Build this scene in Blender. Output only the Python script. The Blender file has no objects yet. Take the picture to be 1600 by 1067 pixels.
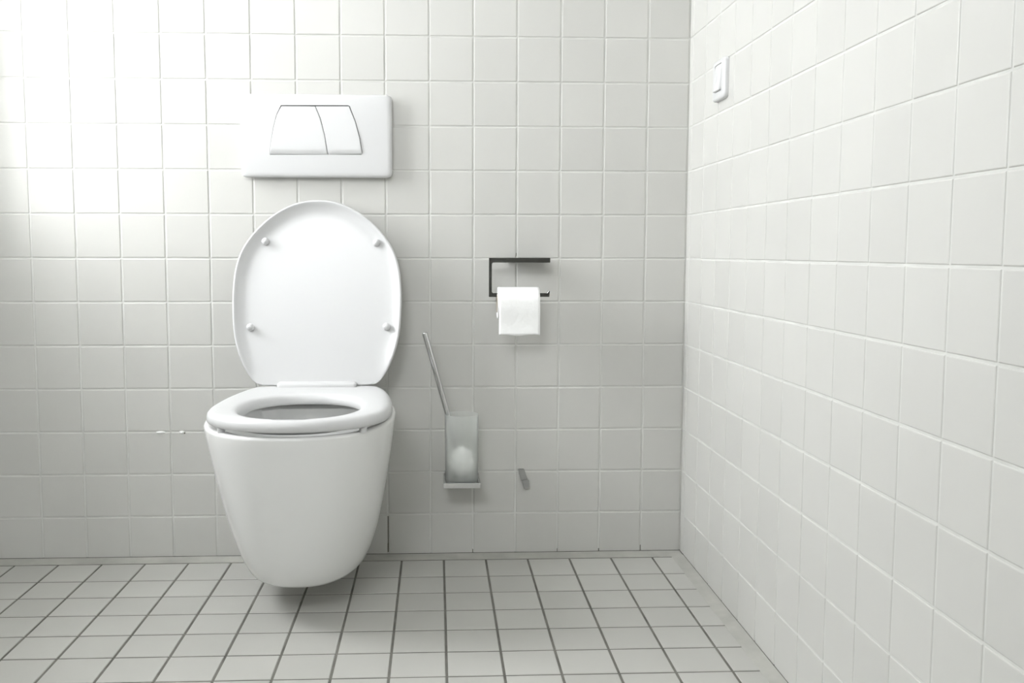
import bpy, bmesh, math, random
from mathutils import Vector, Matrix

random.seed(7)
S = bpy.context.scene
COL = S.collection
PI = math.pi

# ------------------------------------------------------------------ camera
FPX, PPX, PPY = 1465.63, 745.38, 521.58
yaw, pitch, roll = 0.0440, -0.0873, 0.0012
fwd = Vector((math.sin(yaw)*math.cos(pitch), math.cos(yaw)*math.cos(pitch), math.sin(pitch)))
right = Vector((math.cos(yaw), -math.sin(yaw), 0))
up = right.cross(fwd)
r2 = right*math.cos(roll) + up*math.sin(roll)
u2 = up*math.cos(roll) - right*math.sin(roll)
cam = bpy.data.cameras.new('camera')
cam.sensor_fit = 'HORIZONTAL'
cam.sensor_width = 36.0
cam.lens = FPX*36.0/1600.0
cam.shift_x = (800-PPX)/1600.0
cam.shift_y = (PPY-533.5)/1600.0
cam.clip_start = 0.02
camo = bpy.data.objects.new('camera', cam)
COL.objects.link(camo)
camo.matrix_world = Matrix(((r2.x, u2.x, -fwd.x, -.5866), (r2.y, u2.y, -fwd.y, -2.1712),
                            (r2.z, u2.z, -fwd.z, .7157), (0, 0, 0, 1)))
S.camera = camo

# ------------------------------------------------------------------ daylight
SKY, GROUND = 25.0, 15.5
W = bpy.data.worlds.new('overcast_sky')
S.world = W
W.use_nodes = True
wn, wl = W.node_tree.nodes, W.node_tree.links
wn.clear()
out = wn.new('ShaderNodeOutputWorld')
bg = wn.new('ShaderNodeBackground')
tc = wn.new('ShaderNodeTexCoord')
sx = wn.new('ShaderNodeSeparateXYZ')
mr = wn.new('ShaderNodeMapRange')
mr.inputs['From Min'].default_value = -.12
mr.inputs['From Max'].default_value = .12
mr.inputs['To Min'].default_value = GROUND
mr.inputs['To Max'].default_value = SKY
wl.new(tc.outputs['Generated'], sx.inputs[0])
wl.new(sx.outputs['Z'], mr.inputs['Value'])
wl.new(mr.outputs[0], bg.inputs['Strength'])
bg.inputs['Color'].default_value = (.952, .975, 1.0, 1)
wl.new(bg.outputs[0], out.inputs[0])

S.view_settings.view_transform = 'Standard'
S.view_settings.look = 'None'
S.view_settings.exposure = -0.09
S.view_settings.gamma = 1.0
S.view_settings.use_curve_mapping = False

# room numbers (metres): back wall at y = 0, right wall at x = XR, floor at z = 0
XR, XL, YF, ZC = -.0041, -1.66, -2.95, 2.45
WY0, WY1, WZ0, WZ1 = -.13, -.74, .83, 2.30         # window opening in the left wall
VX0, VX1, VZ0, VZ1 = -1.62, -.70, 1.74, 2.32       # window opening in the front wall, behind the camera


def portal(loc, rot, sx_, sy_):
    l = bpy.data.lights.new('window_daylight', 'AREA')
    l.shape = 'RECTANGLE'
    l.size, l.size_y = sx_, sy_
    l.cycles.is_portal = True
    o = bpy.data.objects.new('window_daylight', l)
    COL.objects.link(o)
    o.location = loc
    o.rotation_euler = rot


portal((XL-.02, (WY0+WY1)/2, (WZ0+WZ1)/2), (0, -PI/2, 0), WZ1-WZ0, WY0-WY1)
portal(((VX0+VX1)/2, YF-.02, (VZ0+VZ1)/2), (PI/2, 0, 0), VX1-VX0, VZ1-VZ0)


# ------------------------------------------------------------------ helpers
def mat(name, col, rough=.4, metal=0.0, vary=0.0, noise=0.0, nscale=6.0, bump=0.0, bscale=200.0, spec=.5, coat=0.0, stretch=None):
    m = bpy.data.materials.new(name)
    m.use_nodes = True
    nt = m.node_tree
    N, L = nt.nodes, nt.links
    b = N['Principled BSDF']
    b.inputs['Roughness'].default_value = rough
    b.inputs['Metallic'].default_value = metal
    b.inputs['Specular IOR Level'].default_value = spec
    b.inputs['Coat Weight'].default_value = coat
    b.inputs['Coat Roughness'].default_value = .08
    src = N.new('ShaderNodeRGB')
    src.outputs[0].default_value = (*col, 1)
    sock = src.outputs[0]
    geo = N.new('ShaderNodeNewGeometry')
    if noise:
        nz = N.new('ShaderNodeTexNoise')
        nz.inputs['Scale'].default_value = nscale
        nz.inputs['Detail'].default_value = 5
        L.new(geo.outputs['Position'], nz.inputs['Vector'])
        r = N.new('ShaderNodeMapRange')
        r.inputs['From Min'].default_value = .3
        r.inputs['From Max'].default_value = .7
        r.inputs['To Min'].default_value = 1-noise
        r.inputs['To Max'].default_value = 1+noise*.4
        L.new(nz.outputs[0], r.inputs['Value'])
        h = N.new('ShaderNodeHueSaturation')
        L.new(sock, h.inputs['Color'])
        L.new(r.outputs[0], h.inputs['Value'])
        sock = h.outputs[0]
    if vary:
        oi = N.new('ShaderNodeObjectInfo')
        r = N.new('ShaderNodeMapRange')
        r.inputs['To Min'].default_value = 1-vary
        r.inputs['To Max'].default_value = 1+vary
        L.new(oi.outputs['Random'], r.inputs['Value'])
        h = N.new('ShaderNodeHueSaturation')
        L.new(sock, h.inputs['Color'])
        L.new(r.outputs[0], h.inputs['Value'])
        sock = h.outputs[0]
    L.new(sock, b.inputs['Base Color'])
    if bump:
        nz = N.new('ShaderNodeTexNoise')
        nz.inputs['Scale'].default_value = bscale
        nz.inputs['Detail'].default_value = 3
        L.new(geo.outputs['Position'], nz.inputs['Vector'])
        vec = nz.inputs['Vector']
        if stretch:
            mp = N.new('ShaderNodeMapping')
            mp.inputs['Scale'].default_value = stretch
            L.new(geo.outputs['Position'], mp.inputs['Vector'])
            L.new(mp.outputs[0], vec)
        bp = N.new('ShaderNodeBump')
        bp.inputs['Strength'].default_value = bump
        bp.inputs['Distance'].default_value = .002
        L.new(nz.outputs[0], bp.inputs['Height'])
        L.new(bp.outputs[0], b.inputs['Normal'])
    return m


M = {
    'wall_tile': mat('wall_tile_glaze', (.585, .58, .552), .36, vary=.02, noise=.03, nscale=3, bump=.06, bscale=22, spec=.35),
    'wall_grout': mat('wall_grout', (.66, .66, .63), .8, noise=.12, nscale=14, spec=.2),
    'floor_tile': mat('floor_tile_matt', (.495, .49, .46), .42, vary=.04, noise=.05, nscale=5, bump=.08, bscale=60, spec=.4),
    'floor_grout': mat('floor_grout', (.185, .18, .16), .85, noise=.35, nscale=16, spec=.2),
    'edge_grout': mat('edge_grout', (.46, .455, .42), .7, noise=.14, nscale=18, bump=.2, bscale=90, spec=.3),
    'sealant': mat('dark_sealant', (.16, .155, .14), .7, noise=.4, nscale=20),
    'plaster': mat('white_plaster', (.86, .86, .84), .8, noise=.02),
    'ceramic': mat('white_ceramic', (.83, .83, .815), .12, spec=.5),
    'bowl_in': mat('white_ceramic_inside', (.78, .78, .765), .12),
    'plastic': mat('white_plastic', (.625, .625, .625), .34),
    'gap': mat('painted_gap_shade', (.10, .10, .10), .6),
    'chrome': mat('chrome', (.60, .60, .60), .14, metal=1.0),
    'dark_chrome': mat('dark_chrome', (.14, .14, .135), .12, metal=1.0),
    'paper': mat('tissue_paper', (.90, .90, .89), .9, bump=.5, bscale=90, spec=.1),
    'card': mat('grey_card', (.50, .46, .40), .9),
    'bristle': mat('white_bristle', (.95, .95, .94), .8, bump=.8, bscale=400),
    'clip': mat('grey_clip', (.30, .30, .285), .45),
    'filler': mat('white_filler', (.9, .9, .88), .8),
    'stain': mat('dark_grout_stain', (.11, .10, .075), .9),
    'frame': mat('window_frame_white', (.85, .85, .84), .35),
}


def glass_mat(name, rough, clear):
    m = bpy.data.materials.new(name)
    m.use_nodes = True
    N, L = m.node_tree.nodes, m.node_tree.links
    N.clear()
    o = N.new('ShaderNodeOutputMaterial')
    mx = N.new('ShaderNodeMixShader')
    t = N.new('ShaderNodeBsdfTransparent')
    g = N.new('ShaderNodeBsdfGlossy')
    g.inputs['Roughness'].default_value = rough
    mx.inputs[0].default_value = 1-clear
    L.new(t.outputs[0], mx.inputs[1])
    L.new(g.outputs[0], mx.inputs[2])
    L.new(mx.outputs[0], o.inputs[0])
    return m


def frosted_mat():
    m = bpy.data.materials.new('frosted_glass')
    m.use_nodes = True
    N, L = m.node_tree.nodes, m.node_tree.links
    N.clear()
    o = N.new('ShaderNodeOutputMaterial')
    mx = N.new('ShaderNodeMixShader')
    mx2 = N.new('ShaderNodeMixShader')
    mx3 = N.new('ShaderNodeMixShader')
    tr = N.new('ShaderNodeBsdfTransparent')
    rf = N.new('ShaderNodeBsdfRefraction')
    rf.inputs['Roughness'].default_value = .35
    rf.inputs['IOR'].default_value = 1.04
    rf.inputs['Color'].default_value = (.99, 1, .99, 1)
    df = N.new('ShaderNodeBsdfTranslucent')
    df.inputs['Color'].default_value = (.95, .96, .95, 1)
    gl = N.new('ShaderNodeBsdfDiffuse')
    gl.inputs['Color'].default_value = (.95, .96, .95, 1)
    mx.inputs[0].default_value = .68          # transparent / blurred
    mx2.inputs[0].default_value = .5         # forward / backward scatter
    mx3.inputs[0].default_value = .21        # clear / scattered
    L.new(tr.outputs[0], mx.inputs[1])
    L.new(rf.outputs[0], mx.inputs[2])
    L.new(df.outputs[0], mx2.inputs[1])
    L.new(gl.outputs[0], mx2.inputs[2])
    L.new(mx.outputs[0], mx3.inputs[1])
    L.new(mx2.outputs[0], mx3.inputs[2])
    L.new(mx3.outputs[0], o.inputs[0])
    return m


M['pane'] = glass_mat('window_pane_glass', .02, .96)
M['frosted'] = frosted_mat()


def obj(name, me, m=None, parent=None, loc=(0, 0, 0), rot=(0, 0, 0)):
    if isinstance(me, bmesh.types.BMesh):
        bm = me
        me = bpy.data.meshes.new(name)
        bm.to_mesh(me)
        bm.free()
    if m is not None and not me.materials:
        me.materials.append(m)
    o = bpy.data.objects.new(name, me)
    COL.objects.link(o)
    o.location = loc
    o.rotation_euler = rot
    if parent:
        o.parent = parent
    return o


def thing(name, label, cat, loc=(0, 0, 0), group=None):
    o = bpy.data.objects.new(name, None)
    o.empty_display_size = .05
    COL.objects.link(o)
    o.location = loc
    o['label'] = label
    o['category'] = cat
    if group:
        o['group'] = group
    bpy.context.view_layer.update()
    return o


def part(name, bm, m, parent, smooth=True):
    """bm is in world coordinates; the parent Empty stands at its location"""
    root = parent
    off = Vector((0, 0, 0))
    while root:
        off += root.location
        root = root.parent
    bmesh.ops.translate(bm, verts=bm.verts, vec=-off)
    if smooth:
        for f_ in bm.faces:
            f_.smooth = True
    return obj(name, bm, m, parent)


def struct(name, bm, m, parent=None):
    o = obj(name, bm, m, parent)
    o['kind'] = 'structure'
    return o


def box(bm, a, b, bev=0.0, seg=2):
    vs = [bm.verts.new((x, y, z)) for x in (a[0], b[0]) for y in (a[1], b[1]) for z in (a[2], b[2])]
    F = [(0, 1, 3, 2), (4, 6, 7, 5), (0, 4, 5, 1), (2, 3, 7, 6), (0, 2, 6, 4), (1, 5, 7, 3)]
    fs = [bm.faces.new([vs[i] for i in f_]) for f_ in F]
    bmesh.ops.recalc_face_normals(bm, faces=fs)
    if bev:
        es = list({e for f_ in fs for e in f_.edges})
        bmesh.ops.bevel(bm, geom=es, offset=bev, segments=seg, affect='EDGES', profile=.5)
    return bm


def loft(bm, rings, cap0=False, cap1=False, close=True):
    R = [[bm.verts.new(p) for p in r] for r in rings]
    n = len(R[0])
    for i in range(len(R)-1):
        for j in range(n if close else n-1):
            k = (j+1) % n
            bm.faces.new((R[i][j], R[i][k], R[i+1][k], R[i+1][j]))
    if cap0:
        bm.faces.new(R[0])
    if cap1:
        bm.faces.new(R[-1])
    return R


def fin(bm):
    bmesh.ops.recalc_face_normals(bm, faces=bm.faces)
    return bm


def autosmooth(o, ang=40):
    me = o.data
    for p in me.polygons:
        p.use_smooth = True
    bm = bmesh.new()
    bm.from_mesh(me)
    for e in bm.edges:
        if len(e.link_faces) == 2 and e.calc_face_angle(0) > math.radians(ang):
            e.smooth = False
    bm.to_mesh(me)
    bm.free()
    return o


# ------------------------------------------------------------------ tiles
TILES = {}


def tile_mesh(w, h, name, bev=.0016, drop=.0011, thick=.006):
    key = (round(w, 4), round(h, 4), name)
    if key in TILES:
        return TILES[key]
    bm = bmesh.new()

    def ring(i, z):
        x, y = w/2-i, h/2-i
        return [(-x, -y, z), (x, -y, z), (x, y, z), (-x, y, z)]
    loft(bm, [ring(0, -thick), ring(0, -drop), ring(bev*.35, -drop*.35), ring(bev, 0)], False, True)
    fin(bm)
    me = bpy.data.meshes.new(name)
    bm.to_mesh(me)
    bm.free()
    me.materials.append(M[name])
    TILES[key] = me
    return me


def add_tile(parent, mname, u0, u1, v0, v1, place, joint, kind_bm=None, **kw):
    """tile between joint centre lines; place(u, v) -> (location, rotation)"""
    w, h = u1-u0-joint, v1-v0-joint
    loc, rot = place((u0+u1)/2, (v0+v1)/2)
    me = tile_mesh(w, h, mname, **kw)
    j = random.uniform
    r = Matrix.Rotation(j(-.0022, .0022), 4, 'X') @ Matrix.Rotation(j(-.0022, .0022), 4, 'Y') @ Matrix.Rotation(j(-.0015, .0015), 4, 'Z')
    o = bpy.data.objects.new('tile', me)
    COL.objects.link(o)
    from mathutils import Euler
    o.matrix_local = Matrix.Translation(loc) @ Euler(rot).to_matrix().to_4x4() @ r
    o.parent = parent
    return o


def field(parent, mname, cells, place, joint, label=None):
    """tiles the photograph does not show, joined into one part"""
    from mathutils import Euler
    bm = bmesh.new()
    for (u0, u1, v0, v1) in cells:
        me = tile_mesh(u1-u0-joint, v1-v0-joint, mname)
        loc, rot = place((u0+u1)/2, (v0+v1)/2)
        n = len(bm.verts)
        bm.from_mesh(me)
        bm.verts.ensure_lookup_table()
        mtx = Matrix.Translation(loc) @ Euler(rot).to_matrix().to_4x4()
        bmesh.ops.transform(bm, matrix=mtx, verts=bm.verts[n:])
    o = obj('tile_field', bm, M[mname], parent)
    o['kind'] = 'stuff'
    return o


GR = .0013      # how far the wall grout lies behind the tile faces
J = .0034

# ---- back wall
bm = box(bmesh.new(), (XL-.2, GR, -.08), (XR+.12, .12, ZC+.1))
wall_back = struct('wall_back', bm, M['wall_grout'])
pl_back = lambda u, v: ((u, 0, v), (PI/2, 0, 0))
ub = [XL] + [-.1*i for i in range(16, 0, -1)] + [XR]
ub = [u for n, u in enumerate(ub) if n == 0 or u-ub[n-1] > .012]
vb = [.001] + [.1*k for k in range(1, 25)] + [ZC]
hid = []
for a in range(len(ub)-1):
    for k in range(len(vb)-1):
        c = (ub[a], ub[a+1], vb[k], vb[k+1])
        if k < 13:
            add_tile(wall_back, 'wall_tile', *c, pl_back, J)
        else:
            hid.append(c)
field(wall_back, 'wall_tile', hid, pl_back, J)

# ---- right wall
bm = box(bmesh.new(), (XR+GR, YF-.1, -.08), (XR+.12, .12, ZC+.1))
wall_right = struct('wall_right', bm, M['wall_grout'])
pl_right = lambda u, v: ((XR, -u, v), (PI/2, 0, -PI/2))
ur = [0.0] + [.0299+.0998*k for k in range(0, 30)]
ur = [u for u in ur if u < -YF] + [-YF]
if ur[-1]-ur[-2] < .02:
    ur.pop(-2)
hid = []
for a in range(len(ur)-1):
    for k in range(len(vb)-1):
        c = (ur[a], ur[a+1], vb[k], vb[k+1])
        if k < 15 and a < 15:
            add_tile(wall_right, 'wall_tile', *c, pl_right, J)
        else:
            hid.append(c)
field(wall_right, 'wall_tile', hid, pl_right, J)

# ---- floor
bm = box(bmesh.new(), (XL-.2, YF-.1, -.1), (XR+.12, .12, -.0012))
floor = struct('floor', bm, M['floor_grout'])
pl_floor = lambda u, v: ((u, v, 0), (0, 0, 0))
FX0, FP = -.5695, .0980
uf = [XL] + [FX0+FP*j for j in range(-10, 6)] + [-.0285]
vf = [-.037] + [-.1497-FP*j for j in range(0, 30)]
vf = [v for v in vf if v > YF+.03] + [YF]
hid = []
for a in range(len(uf)-1):
    if uf[a+1]-uf[a] < .015:
        continue
    for k in range(len(vf)-1):
        c = (uf[a], uf[a+1], vf[k+1], vf[k])
        if k < 9:
            add_tile(floor, 'floor_tile', *c, pl_floor, .0046, drop=.0009)
        else:
            hid.append(c)
field(floor, 'floor_tile', hid, pl_floor, .0046)

# grey cement strips between the floor tiles and the two walls
bm = bmesh.new()
loft(bm, [[(XL, -.0005, .0042), (XL, -.016, .0018), (XL, -.0345, .0002), (XL, -.0345, -.004), (XL, -.0005, -.004)],
          [(XR, -.0005, .0042), (XR, -.016, .0018), (XR, -.0345, .0002), (XR, -.0345, -.004), (XR, -.0005, -.004)]], True, True)
struct('trim_1', fin(bm), M['edge_grout'])
bm = bmesh.new()
loft(bm, [[(XR-.0005, YF, .0042), (XR-.014, YF, .0020), (XR-.0285, YF, .0004), (XR-.0285, YF, -.0005), (XR-.0005, YF, -.004)],
          [(XR-.0005, -.034, .0042), (XR-.014, -.034, .0020), (XR-.0285, -.034, .0004), (XR-.0285, -.034, -.0005), (XR-.0005, -.034, -.004)]], True, True)
struct('trim_2', fin(bm), M['edge_grout'])
# thin dark line of sealant where wall tiles meet the strip
bm = bmesh.new()
box(bm, (XL, -.0016, .0030), (XR, .0010, .0050))
o = struct('trim_3', bm, M['sealant'])
bm = bmesh.new()
box(bm, (XR-.0012, YF, .0034), (XR+.0010, -.002, .0046))
o = struct('trim_4', bm, M['sealant'])

# ---- walls and ceiling out of the frame
bm = bmesh.new()
t = .5
box(bm, (XL-t, YF-.1, -.08), (XL, WY1, ZC+.1))
box(bm, (XL-t, WY0, -.08), (XL, .12, ZC+.1))
box(bm, (XL-t, WY1, -.08), (XL, WY0, WZ0))
box(bm, (XL-t, WY1, WZ1), (XL, WY0, ZC+.1))
wall_left = struct('wall_left', bm, M['plaster'])
bm = bmesh.new()
box(bm, (XL-.2, YF-.12, -.08), (VX0, YF, ZC+.1))
box(bm, (VX1, YF-.12, -.08), (XR+.12, YF, ZC+.1))
box(bm, (VX0, YF-.12, -.08), (VX1, YF, VZ0))
box(bm, (VX0, YF-.12, VZ1), (VX1, YF, ZC+.1))
wall_front = struct('wall_front', bm, M['plaster'])
bm = box(bmesh.new(), (XL-.2, YF-.1, ZC), (XR+.12, .12, ZC+.12))
ceiling = struct('ceiling', bm, M['plaster'])
# the windows
fw = .045


def window(name, a, b, ax):
    """frame bars around the box a-b, thin along axis ax (0 = x, 1 = y)"""
    bm = bmesh.new()
    o_ = 1-ax

    def bar(lo, hi, z0_, z1_):
        p, q = [0, 0, z0_], [0, 0, z1_]
        p[ax], q[ax] = a[ax], b[ax]
        p[o_], q[o_] = lo, hi
        box(bm, p, q)
    bar(a[o_], b[o_], a[2], a[2]+fw)
    bar(a[o_], b[o_], b[2]-fw, b[2])
    bar(a[o_], a[o_]+fw, a[2]+fw, b[2]-fw)
    bar(b[o_]-fw, b[o_], a[2]+fw, b[2]-fw)
    w = struct(name, bm, M['frame'])
    m_ = (a[ax]+b[ax])/2
    p, q = [0, 0, a[2]+fw], [0, 0, b[2]-fw]
    p[ax], q[ax] = m_-.002, m_+.002
    p[o_], q[o_] = a[o_]+fw, b[o_]-fw
    obj('pane', box(bmesh.new(), p, q), M['pane'], w)


window('window_1', (XL-.5+.02, WY1, WZ0), (XL-.5+.07, WY0, WZ1), 0)
window('window_2', (VX0, YF-.09, VZ0), (VX1, YF-.04, VZ1), 1)

# small marks on the back wall
for (x, z, w_, h_) in ((-1.2232, .2985, .011, .0035), (-1.175, .2985, .006, .004)):
    bm = bmesh.new()
    bmesh.ops.create_icosphere(bm, subdivisions=2, radius=1)
    bmesh.ops.transform(bm, matrix=Matrix.Translation((x, .0008, z)) @ Matrix.Diagonal((w_, .003, h_, 1)), verts=bm.verts)
    for f_ in bm.faces:
        f_.smooth = True
    obj('filler_patch', bm, M['filler'], wall_back)
for (x0, x1, z0, z1) in ((-.7022, -.6992, .008, .030), (-.7014, -.6994, .030, .095), (-.4035, -.4015, .7035, .7065), (-.4012, -.4, .706, .713),
                         (-.5013, -.4997, .004, .013), (-.3, -.2988, .004, .012), (-.2007, -.1988, .004, .011), (-.1005, -.099, .004, .018)):
    bm = box(bmesh.new(), (x0, .0006, z0), (x1, GR+.001, z1))
    obj('grout_stain', bm, M['stain'], wall_back)
bm = box(bmesh.new(), (-1.1692, -.0012, .2950), (-1.1672, .001, .2985))
obj('grout_stain', bm, M['stain'], wall_back)

# ------------------------------------------------------------------ toilet
TX = -.8530
toilet = thing('toilet', 'white wall-hung toilet with its oval lid raised against the tiled wall', 'toilet', (TX, 0, 0))


def bowl_section(z, inset=0.0):
    at, ab, pa, ft, fb, pb, yct, ycb, zb, n, rr, kb, xc, zt = (.1857, .1073, .5224, .5282, .3886, .5437, .2682, .1694,
                                                              .0653, 2.3925, .0155, .7259, TX-.003, .3839)
    tt = max(0, (z-zb)/(zt-zb))
    a = ab+(at-ab)*tt**pa
    F = fb+(ft-fb)*tt**pb
    yc = ycb+(yct-ycb)*tt
    h = z-zb
    ins = inset
    if h < rr:
        ins += rr-math.sqrt(max(rr*rr-(rr-h)**2, 0))
    h2 = .3885-z
    if h2 < .008:
        ins += .008-math.sqrt(max(.008**2-(.008-h2)**2, 0))
    a -= ins
    F -= ins
    R = []
    for i in range(10):
        s = i/10
        R.append((a*(kb+(1-kb)*max(0, math.cos((1-s)*PI/2))**.8), -.0015-yc*s))
    for i in range(21):
        th = PI/2*i/20
        R.append((a*max(0, math.cos(th))**(2/n), -yc-(F-yc)*max(0, math.sin(th))**(2/n)))
    R += [(-x, y) for (x, y) in R[-2::-1]]
    return [(xc+x, y, z) for x, y in R]


def oval(hw, y0, y1, z, nf=2.3, nb=2.6, ym=None, num=72, xc=TX):
    """closed plan curve from back y0 to front y1, half width hw"""
    ym = (y0+y1)/2 if ym is None else ym
    P = []
    for i in range(num):
        th = 2*PI*i/num
        c, s = math.cos(th), math.sin(th)
        n = nf if s < 0 else nb
        x = hw*math.copysign(abs(c)**(2/n), c)
        y = ym + ((ym-y1) if s < 0 else (y0-ym))*math.copysign(abs(s)**(2/n), s)
        P.append((xc+x, y, z))
    return P


bm = bmesh.new()
zb, zt = .0653, .3885
zs = [zb+.0155*(1-math.cos(PI/2*i/6)) for i in range(7)]
zs += [zb+.0155+(zt-.008-zb-.0155)*i/14 for i in range(1, 15)]
zs += [zt-.008+.008*math.sin(PI/2*i/4) for i in range(1, 5)]
rings = [bowl_section(z) for z in zs]
# bottom fan, sides, then the flat rim up to the inner opening
RR = loft(bm, rings, True, False)
top = RR[-1]
# resample the inner rim so that it has the same number of points
n = len(top)
cy = -.300


def ray_oval(p, hw, y0, y1, z, dn=0):
    """point of an ellipse-like opening in the direction of rim point p"""
    ym = (y0+y1)/2
    dx, dy = p[0]-TX, p[1]-ym
    a, b = hw, (y0-y1)/2
    k = (abs(dx/a)**2.3+abs(dy/b)**2.3)**(-1/2.3)
    return (TX+dx*k, ym+dy*k, z)


inner = [(.1740, -.090, -.5170, .3883), (.1690, -.097, -.5120, .3870), (.1500, -.140, -.500, .3840), (.1470, -.145, -.497, .378),
         (.1440, -.130, -.486, .345), (.1300, -.170, -.478, .30), (.108, -.180, -.430, .24), (.085, -.190, -.37, .19),
         (.06, -.2, -.31, .165), (.035, -.215, -.275, .150)]
prev = top
for (hw, y0, y1, z) in inner:
    ring = [bm.verts.new(ray_oval(v.co, hw, y0, y1, z)) for v in top]
    for j in range(n):
        k = (j+1) % n
        bm.faces.new((prev[j], prev[k], ring[k], ring[j]))
    prev = ring
bm.faces.new(prev)
fin(bm)
bowl = part('bowl', bm, M['ceramic'], toilet)
autosmooth(bowl, 50)
# water lying in the bowl
bm = bmesh.new()
bm.faces.new([bm.verts.new(p) for p in oval(.083, -.192, -.368, .1895, num=36)])
w_ = M['water'] = mat('still_water', (.62, .64, .64), .02, spec=.5)
part('water', bm, M['water'], toilet)

# seat ring: profile swept between the outer outline and the hole
seat_xc = TX+.0045


def outline_pts(tab, num=80):
    """tab: (v, halfwidth) from back to front, returns closed loop (x, v) evenly spaced"""
    pts = [(w, v) for v, w in tab]
    loop = pts + [(-w, v) for w, v in pts[::-1] if w > 1e-6]
    # Catmull-Rom through the closed loop
    dense = []
    m = len(loop)
    for i in range(m):
        p0, p1, p2, p3 = (Vector(loop[(i+d) % m]) for d in (-1, 0, 1, 2))
        for s in range(8):
            q = s/8
            dense.append(.5*((2*p1)+(p2-p0)*q+(2*p0-5*p1+4*p2-p3)*q*q+(3*p1-p0-3*p2+p3)*q**3))
    L = [0]
    for i in range(len(dense)):
        L.append(L[-1]+(dense[(i+1) % len(dense)]-dense[i]).length)
    res, i = [], 0
    for k in range(num):
        d = L[-1]*k/num
        while L[i+1] < d:
            i += 1
        q = (d-L[i])/(L[i+1]-L[i]+1e-12)
        res.append(dense[i].lerp(dense[(i+1) % len(dense)], q))
    return res


def inset_loop(pts, d):
    n = len(pts)
    res = []
    for i in range(n):
        tn = (pts[(i+1) % n]-pts[i-1])
        nv = Vector((-tn.y, tn.x)).normalized()
        res.append((pts[i], nv))
    area = sum(pts[i].x*pts[(i+1) % n].y-pts[(i+1) % n].x*pts[i].y for i in range(n))
    s = 1 if area > 0 else -1
    return [p+nv*d*s for p, nv in res]


seat_tab = [(-.084, .0), (-.084, .06), (-.085, .105), (-.094, .131), (-.114, .143), (-.163, .1555), (-.238, .1668), (-.318, .1722), (-.380, .1715),
            (-.430, .1615), (-.470, .1405), (-.501, .112), (-.524, .075), (-.537, .035), (-.540, .0)]
seat_tab = [(v if v > -.45 else v+(-.45-v)*.08, w*1.010) for v, w in seat_tab]
so = outline_pts(seat_tab, 96)
bm = bmesh.new()
hole = []
hy0, hy1, hhw = -.215, -.502, .1150
for p in so:
    ym = (hy0+hy1)/2
    dx, dy = p.x, p.y-ym
    k = (abs(dx/hhw)**2.25+abs(dy/((hy0-hy1)/2))**2.25)**(-1/2.25)
    hole.append(Vector((dx*k, ym+dy*k)))
z0, z1 = .3968, .4192
prof_o = [(.022, z0+.010), (.008, z0+.006), (.006, z0+.0005), (.003, z0+.0002), (0, z0+.003), (0, z1-.012), (.0012, z1-.007), (.0045, z1-.003), (.010, z1-.0008), (.018, z1)]
prof_i = [(.014, z1), (.008, z1-.0012), (.0035, z1-.004), (.0008, z1-.009), (0, z1-.016), (.001, z0+.001), (.003, z0), (.006, z0), (.008, z0+.007)]
rings = [[(seat_xc+q.x, q.y, z) for q in inset_loop(so, d)] for d, z in prof_o]
# the inner skirt of the hollow underside reaches lower at the front
rings += [[(seat_xc+q.x, q.y, z-(.0070*min(1, max(0, (-q.y-.30)/.06)) if z <= z0+.0011 else 0)) for q in inset_loop(hole, -d)] for d, z in prof_i]
rings.append(rings[0])
R_ = loft(bm, rings[:-1])
n = len(R_[0])
for j in range(n):
    k = (j+1) % n
    bm.faces.new((R_[-1][j], R_[-1][k], R_[0][k], R_[0][j]))
fin(bm)
seat = part('seat', bm, M['plastic'], toilet)
# rubber buffers under the seat, standing on the rim
for (x, y) in ((-.128, -.470), (.128, -.468), (-.14, -.19), (.14, -.19)):
    bm = bmesh.new()
    bmesh.ops.create_cone(bm, cap_ends=True, segments=20, radius1=.0065, radius2=.008, depth=.0125)
    bmesh.ops.translate(bm, verts=bm.verts, vec=(seat_xc+x, y, .3865+.0055))
    autosmooth(part('buffer', bm, M['plastic'], seat))

# lid standing open: outline in the plane of the lid (v from the hinge upward)
HY, HZ, TY, TZ = -.103, .4212, -.025, .829
dl = Vector((0, TY-HY, TZ-HZ)).normalized()
nl = Vector((0, -dl.z, dl.y))            # towards the room
LXC = TX+.0030
lid_tab = [(.0, .0), (.0, .06), (.0, .110), (.004, .130), (.012, .1405), (.037, .157), (.073, .1718), (.114, .1812), (.162, .1852), (.215, .1855), (.265, .1795),
           (.306, .1650), (.346, .1370), (.380, .1000), (.402, .0620), (.4115, .030), (.4140, .0)]
lid_tab = [(v*1.006, w*1.008) for v, w in lid_tab]
lo = outline_pts(lid_tab, 100)


def lidp(q, d):
    """q = (x, v) in the lid plane; d = distance towards the room"""
    return Vector((LXC, HY, HZ)) + Vector((q[0], 0, 0)) + dl*q[1] + nl*d


bm = bmesh.new()
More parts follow.
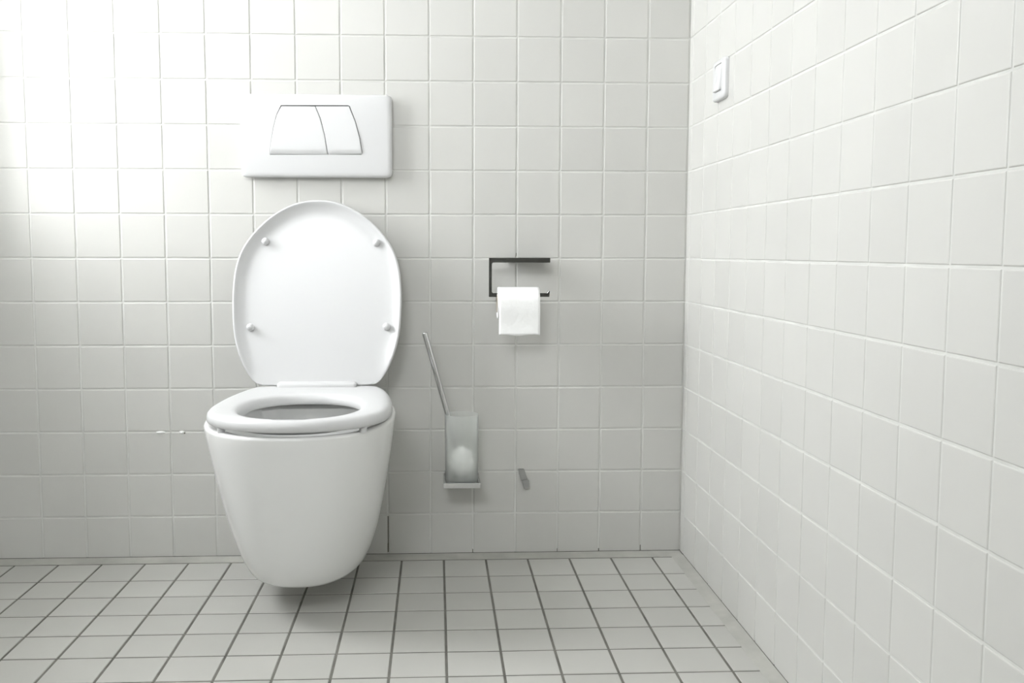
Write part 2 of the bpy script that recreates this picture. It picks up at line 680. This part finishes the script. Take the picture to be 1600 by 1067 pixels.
# the back of the lid bulges to the wall, the inside is a shallow tray
prof = [(.070, -.016), (.030, -.0145), (.012, -.0105), (.003, -.004), (0, .003), (.0008, .0065), (.0030, .0085), (.0052, .0080),
        (.009, .0045), (.015, .0005), (.022, -.0028), (.030, -.0045), (.040, -.0050), (.060, -.0050)]
rings = []
for d, h in prof:
    ring = []
    for p in lo:
        c = Vector((0, .215))
        if p.y < .12:
            c.y = .12 + .095*max(0, p.y)/.12
        q = p+(c-p)*(d/(c-p).length)
        # the hinge end of the lid has no raised lip: the tray runs out flat
        k = min(1, max(0, (p.y-.012)/.05))
        hh = h if h < -.0050 or d < .002 and h < 0 else -.0050+(h+.0050)*k
        ring.append(lidp(q, hh))
    rings.append(ring)
loft(bm, rings, True, True)
fin(bm)
lid = part('lid', bm, M['plastic'], toilet)
for (x, v) in ((-.117, .3225), (.130, .320), (-.1470, .1295), (.1535, .130)):
    bm = bmesh.new()
    bmesh.ops.create_uvsphere(bm, u_segments=20, v_segments=10, radius=1)
    c = lidp((x, v), .0005 if v > .2 else .0012)
    rot = Matrix((Vector((1, 0, 0)), dl, nl)).transposed().to_4x4()
    bmesh.ops.transform(bm, matrix=Matrix.Translation(c) @ rot @ Matrix.Diagonal((.0085, .0085, .0095, 1)), verts=bm.verts)
    part('buffer', bm, M['plastic'], lid)

# hinge: the raised block of the seat between the two ears of the lid, and its metal pins
bm = bmesh.new()
box(bm, (seat_xc-.0865, -.121, .4070), (seat_xc+.0865, -.084, .4296), .006, 3)
hinge = part('hinge', bm, M['plastic'], toilet)
autosmooth(hinge, 60)
for s in (-1, 1):
    bm = bmesh.new()
    bmesh.ops.create_cone(bm, cap_ends=True, segments=24, radius1=.011, radius2=.011, depth=.016)
    bmesh.ops.translate(bm, verts=bm.verts, vec=(seat_xc+s*.078, -.062, .3985))
    autosmooth(part('fixing_cap', bm, M['chrome'], hinge))

# ------------------------------------------------------------------ flush plate
fp = thing('flush_plate', 'white dual-button flush plate on the wall above the toilet', 'flush plate', (-.8533, 0, .974))
PXc, PZc = -.8533, .9743
hw, hh = .1690, .0925


def rrect(hw, hh, r, num):
    """rounded rectangle sampled by angle"""
    P = []
    for i in range(num):
        th = 2*PI*(i+.5)/num
        c, s = math.cos(th), math.sin(th)
        k = min(hw/abs(c) if abs(c) > 1e-9 else 9, hh/abs(s) if abs(s) > 1e-9 else 9)
        x, y = c*k, s*k
        ax, ay = abs(x), abs(y)
        if ax > hw-r and ay > hh-r:
            # meet the corner arc along the ray
            cx, cy_ = hw-r, hh-r
            bq = -(abs(c)*cx+abs(s)*cy_)
            cq = cx*cx+cy_*cy_-r*r
            kk = -bq+math.sqrt(max(bq*bq-cq, 0))
            x, y = c*kk, s*kk
        P.append(Vector((x, y)))
    return P


# button field outline (x, z) clockwise from top left, curved flanks
BL = [(-.9592, .9319), (-.9559, .956), (-.9496, .9915), (-.942, 1.0197), (-.9315, 1.0415)]
BR = [(-.7790, 1.0425), (-.7652, 1.0069), (-.7560, .9715), (-.7502, .9331)]
DV = [(-.8549, 1.0416), (-.8438, 1.0134), (-.8343, .9752), (-.8277, .9315)]
field_poly = [Vector((x-PXc, z-PZc)) for x, z in BL+BR]


def ray_poly(poly, c, s, o=Vector((0, 0))):
    d = Vector((c, s))
    best = None
    for i in range(len(poly)):
        a, b = poly[i]-o, poly[(i+1) % len(poly)]-o
        den = d.x*(b-a).y-d.y*(b-a).x
        if abs(den) < 1e-12:
            continue
        t_ = (a.x*(b-a).y-a.y*(b-a).x)/den
        u_ = (a.x*d.y-a.y*d.x)/den
        if t_ > 0 and -1e-9 <= u_ <= 1+1e-9 and (best is None or t_ < best):
            best = t_
    return o+d*best


NP = 160
fo = Vector((-.001, .013))
inn = [ray_poly(field_poly, math.cos(2*PI*(i+.5)/NP), math.sin(2*PI*(i+.5)/NP), fo) for i in range(NP)]


def on_plate(q, y):
    return (PXc+q.x, y, PZc+q.y)


bm = bmesh.new()
TH = .0215
rings = [[on_plate(q, 0) for q in rrect(hw-.004, hh-.004, .008, NP)],
         [on_plate(q, -TH+.013) for q in rrect(hw-.001, hh-.001, .009, NP)],
         [on_plate(q, -TH+.007) for q in rrect(hw, hh, .010, NP)],
         [on_plate(q, -TH+.004) for q in rrect(hw-.0008, hh-.0008, .010, NP)],
         [on_plate(q, -TH+.0015) for q in rrect(hw-.003, hh-.003, .009, NP)],
         [on_plate(q, -TH+.0003) for q in rrect(hw-.006, hh-.006, .007, NP)],
         [on_plate(q, -TH) for q in rrect(hw-.012, hh-.012, .005, NP)],
         [on_plate(q, -TH) for q in inn],
         [on_plate(q, -TH+.006) for q in inn]]
loft(bm, rings, True, False)
fin(bm)
plate = part('plate', bm, M['plastic'], fp)
autosmooth(plate, 45)
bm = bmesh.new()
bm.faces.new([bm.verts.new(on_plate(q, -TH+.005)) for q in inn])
part('recess', bm, M['gap'], fp)  # recess floor coloured dark to paint the shade in the gaps round the buttons


def button(poly, bulge):
    """a rocking push button: level with the plate at the top, standing proud at the bottom"""
    c = sum(poly, Vector((0, 0)))/len(poly)
    zlo = min(p.y for p in poly)
    zhi = max(p.y for p in poly)
    bm = bmesh.new()
    # densify
    P = []
    for i in range(len(poly)):
        a, b = poly[i], poly[(i+1) % len(poly)]
        for s in range(6):
            P.append(a.lerp(b, s/6))

    def prof(q, ins, base):
        k = c+(q-c)*(1-ins)
        tt = max(0, (k.y-zlo)/(zhi-zlo))
        e = min(1, tt/.13)
        lift = bulge*(1-tt)**.8*(1-(1-e)**2)
        return on_plate(k, base-lift)
    rings = [[prof(q, .0, -TH+.0052) for q in P], [prof(q, .0, -TH+.0014) for q in P], [prof(q, .010, -TH+.0007) for q in P]]
    rings += [[prof(q, i_, -TH+.0005) for q in P] for i_ in (.03, .06, .09, .12, .16, .20, .25, .31)]
    loft(bm, rings, False, True)
    fin(bm)
    o = part('button', bm, M['plastic'], fp)
    autosmooth(o, 50)
    return o


V = lambda L: [Vector((x-PXc, z-PZc)) for x, z in L]
gp = .0012
left_poly = [q+Vector((gp, 0)) for q in V(BL)]+[q-Vector((gp*.5, 0)) for q in V(DV)]
right_poly = [q+Vector((gp*.5, 0)) for q in V(DV)[::-1]]+[q-Vector((gp, 0)) for q in V(BR)]
for p in (left_poly, right_poly):
    for q in p:
        if q.y > .06:
            q.y -= gp*1.6
        if q.y < -.04:
            q.y += gp*.9
button(left_poly, .0040)
button(right_poly, .0040)

# ------------------------------------------------------------------ paper holder and roll
ph = thing('toilet_paper_holder', 'dark chrome square toilet paper holder on the back wall', 'paper holder', (-.37, 0, .70))
bm = bmesh.new()
# a flat strip bent to a C, its lower end turned up: outline in x-z, extruded in y
yA, yB = -.067, -.053


def strip(outline, y0, y1):
    bm = bmesh.new()
    loft(bm, [[(x, y0, z) for x, z in outline], [(x, y1, z) for x, z in outline]], True, True)
    fin(bm)
    es = [e for e in bm.edges]
    bmesh.ops.bevel(bm, geom=es, offset=.0006, segments=1, affect='EDGES')
    return bm


def arc(cx, cz, r, a0, a1, n=6):
    return [(cx+r*math.cos(math.radians(a0+(a1-a0)*i/n)), cz+r*math.sin(math.radians(a0+(a1-a0)*i/n))) for i in range(n+1)]


xl, xi, zt_, zti, zbi, zbo = -.4673, -.4607, .7021, .6915, .6230, .6146
frame_out = [(-.3295, zti), (-.3295, zt_), (xl, zt_), (xl, zbo), (-.3310, zbo), (-.3297, .6284), (-.3322, .6284), (-.3362, zbi)]
frame_out += arc(xi+.004, zbi+.004, .004, 270, 180) + arc(xi+.004, zti-.004, .004, 180, 90)
part('arm', strip(frame_out, yA, yB), M['dark_chrome'], ph, smooth=False)
bm = box(bmesh.new(), (-.4230, -.0535, .6925), (-.3320, 0, .7012), .0006, 1)
part('wall_mount', bm, M['dark_chrome'], ph, smooth=False)

tp = thing('toilet_paper_roll', 'nearly used white toilet paper roll hanging on the dark chrome holder', 'toilet paper', (-.401, -.06, .60))
RX0, RX1, RC = -.4480, -.3545, (-.060, .6005)     # axis (y, z)


def tube(x0, x1, prof_r0, prof_r1, n=48):
    bm = bmesh.new()
    rr = []
    for (x, r) in ((x0, prof_r0), (x0, prof_r1), (x1, prof_r1), (x1, prof_r0)):
        rr.append([(x, RC[0]+r*math.cos(2*PI*i/n), RC[1]+r*math.sin(2*PI*i/n)) for i in range(n)])
    rr.append(rr[0])
    R_ = loft(bm, rr[:-1])
    for j in range(n):
        k = (j+1) % n
        bm.faces.new((R_[-1][j], R_[-1][k], R_[0][k], R_[0][j]))
    return fin(bm)


paper = part('paper', tube(RX0, RX1, .0215, .0350), M['paper'], tp)
autosmooth(paper, 40)
autosmooth(part('core', tube(RX0-.0016, RX1+.0006, .0200, .0214), M['card'], tp), 40)
# the loose end: over the top of the roll and down in front of it
bm = bmesh.new()
path = []
for i in range(13):
    a = math.radians(80+100*i/12)
    path.append((RC[0]+.0356*math.cos(a), RC[1]+.0356*math.sin(a)))
for i in range(1, 15):
    z = RC[1]-(RC[1]-.5305)*i/14
    path.append((RC[0]-.0356-.0008*math.sin(i*.55), z))
NX = 16
rows = []
for k, (y, z) in enumerate(path):
    fall = max(0, (k-12)/14)
    row = []
    for j in range(NX+1):
        x = RX0+.0015+(RX1-RX0-.0016)*j/NX
        w1 = .0010*math.sin(j*.9+k*.35)*fall+.0007*math.sin(j*1.7-k*.8)*fall
        zz = z+(.0014*math.sin(j*.55+.6) if k == len(path)-1 else 0)
        row.append((x, y-abs(w1), zz))
    rows.append(row)
G = [[bm.verts.new(p) for p in r] for r in rows]
for a in range(len(G)-1):
    for b in range(NX):
        bm.faces.new((G[a][b], G[a][b+1], G[a+1][b+1], G[a+1][b]))
fin(bm)
sheet = part('loose_sheet', bm, M['paper'], tp)
sm = sheet.modifiers.new('thickness', 'SOLIDIFY')
sm.thickness = .0006
sm.offset = 0

# ------------------------------------------------------------------ toilet brush set
GX, GY = -.5285, -.0600
br = thing('brush_bracket', 'square chrome wall bracket carrying the frosted glass brush cup', 'bracket', (GX, 0, .19))
bx0, bx1, by1, bz0, bz1 = -.5705, -.4868, -.1030, .1860, .1975
bm = bmesh.new()
tw = .004
box(bm, (bx0, by1, bz0), (bx1, by1+tw, bz1), .0005, 1)
box(bm, (bx0, by1+tw, bz0), (bx0+tw, 0, bz1), .0005, 1)
box(bm, (bx1-tw, by1+tw, bz0), (bx1, 0, bz1), .0005, 1)
part('ring', bm, M['chrome'], br, smooth=False)
bm = box(bmesh.new(), (bx0+tw, by1+tw, bz0), (bx1-tw, -.004, bz0+.003))
part('base_plate', bm, M['chrome'], br, smooth=False)
bm = box(bmesh.new(), (bx0+tw, -.0045, bz0), (bx1-tw, 0, bz1+.006), .0005, 1)
part('wall_plate', bm, M['chrome'], br, smooth=False)


def lathe(cx, cy_, prof, n=48, close_top=False):
    bm = bmesh.new()
    rings = [[(cx+r*math.cos(2*PI*i/n), cy_+r*math.sin(2*PI*i/n), z) for i in range(n)] for r, z in prof]
    loft(bm, rings, True, True)
    return fin(bm)


gz = bz0+.0034
cup = lathe(GX, GY, [(.030, gz), (.0340, gz+.001), (.0362, gz+.004), (.0372, gz+.010), (.0385, .347), (.0378, .348), (.0370, .347), (.0352, gz+.014), (.030, gz+.009), (.020, gz+.008)])
cup_o = obj('brush_cup', cup, M['frosted'])
autosmooth(cup_o, 50)
cup_o['label'] = 'frosted glass cup in the chrome bracket, holding the toilet brush'
cup_o['category'] = 'glass cup'

tb = thing('toilet_brush', 'toilet brush with slim chrome handle leaning in the frosted cup', 'toilet brush', (GX, GY, gz+.009))
A, B = Vector((-.6120, -.062, .5345)), Vector((-.5360, -.060, .2600))


def rod(a, b, ra, rb, n=24, dome=False):
    d = (b-a).normalized()
    e1 = d.cross(Vector((0, 1, 0))).normalized()
    e2 = d.cross(e1)
    bm = bmesh.new()
    rg = []
    for q, r in ((0, ra*.75), (.0008, ra*.93), (.0022, ra), ((b-a).length-.002, rb), ((b-a).length, rb*.8)):
        c = a+d*q
        rg.append([c+e1*r*math.cos(2*PI*i/n)+e2*r*math.sin(2*PI*i/n) for i in range(n)])
    loft(bm, rg, True, True)
    return fin(bm)


autosmooth(part('handle', rod(A, B, .0062, .0062), M['chrome'], tb), 40)
bm = bmesh.new()
random.seed(3)
# bristle head: a rounded tuft whose bristles are individual fins around a core
hc = Vector((-.5290, -.0600, .2390))
bmesh.ops.create_icosphere(bm, subdivisions=4, radius=1)
for v in bm.verts:
    c = v.co.copy()
    k = 1+.07*math.sin(9*math.atan2(c.y, c.x)+3*c.z)*(1-abs(c.z))+random.uniform(-.05, .05)
    zq = c.z*.034 if c.z > 0 else c.z*.036
    rr = .0265 if c.z > 0 else .0285
    v.co = Vector((c.x*rr*k, c.y*rr*k, zq))+hc
part('bristle_head', bm, M['bristle'], tb)
autosmooth(part('collar', rod(Vector((-.5375, -.060, .2660)), Vector((-.5335, -.060, .2500)), .0085, .0085), M['plastic'], tb), 40)

# ------------------------------------------------------------------ little grey hook on the wall
hk = thing('wall_hook', 'small slanting grey hook low on the wall right of the brush', 'hook', (-.383, 0, .18))


def slab(poly, y0, y1):
    bm = bmesh.new()
    loft(bm, [[(x, y0, z) for x, z in poly], [(x, y1, z) for x, z in poly]], True, True)
    fin(bm)
    bmesh.ops.bevel(bm, geom=list(bm.edges), offset=.001, segments=2, affect='EDGES')
    return bm


part('back_strip', slab([(-.3945, .2060), (-.3800, .2065), (-.3705, .1800), (-.3860, .1765)], -.004, 0), M['clip'], hk, smooth=False)
part('tip', slab([(-.3852, .1790), (-.3685, .1800), (-.3682, .1620), (-.3800, .1590)], -.011, 0), M['clip'], hk, smooth=False)

# ------------------------------------------------------------------ light switch
sw = thing('light_switch', 'white rocker light switch high on the right wall', 'light switch', (XR, -.256, 1.064))
sy, sz, sh = -.2560, 1.0635, .0405


def on_right(u, v, d):
    return (XR-d, sy-u, sz+v)


NS = 64
bm = bmesh.new()
ih = (.0215, .0265)
icy = .0035
rin = [Vector((q.x, q.y+icy)) for q in rrect(ih[0]+.0008, ih[1]+.0008, .003, NS)]
rings = [[on_right(q.x, q.y, 0) for q in rrect(sh, sh, .010, NS)],
         [on_right(q.x, q.y, .006) for q in rrect(sh, sh, .010, NS)],
         [on_right(q.x, q.y, .0085) for q in rrect(sh-.001, sh-.001, .009, NS)],
         [on_right(q.x, q.y, .0098) for q in rrect(sh-.0035, sh-.0035, .008, NS)],
         [on_right(q.x, q.y, .0102) for q in rrect(sh-.007, sh-.007, .006, NS)],
         [on_right(q.x, q.y, .0100) for q in rin],
         [on_right(q.x, q.y, .0040) for q in rin]]
loft(bm, rings, True, True)
fin(bm)
autosmooth(part('frame', bm, M['plastic'], sw), 45)
bm = bmesh.new()
P = [Vector((q.x, q.y+icy)) for q in rrect(ih[0], ih[1], .003, NS)]
lift = lambda q: .0150-.0055*(q.y-icy+ih[1])/(2*ih[1])
loft(bm, [[on_right(q.x, q.y, .0045) for q in P], [on_right(q.x, q.y, lift(q)-.0008) for q in P],
          [on_right(q.x*.97, icy+(q.y-icy)*.97, lift(q)) for q in P]], False, True)
fin(bm)
autosmooth(part('rocker', bm, M['plastic'], sw), 45)
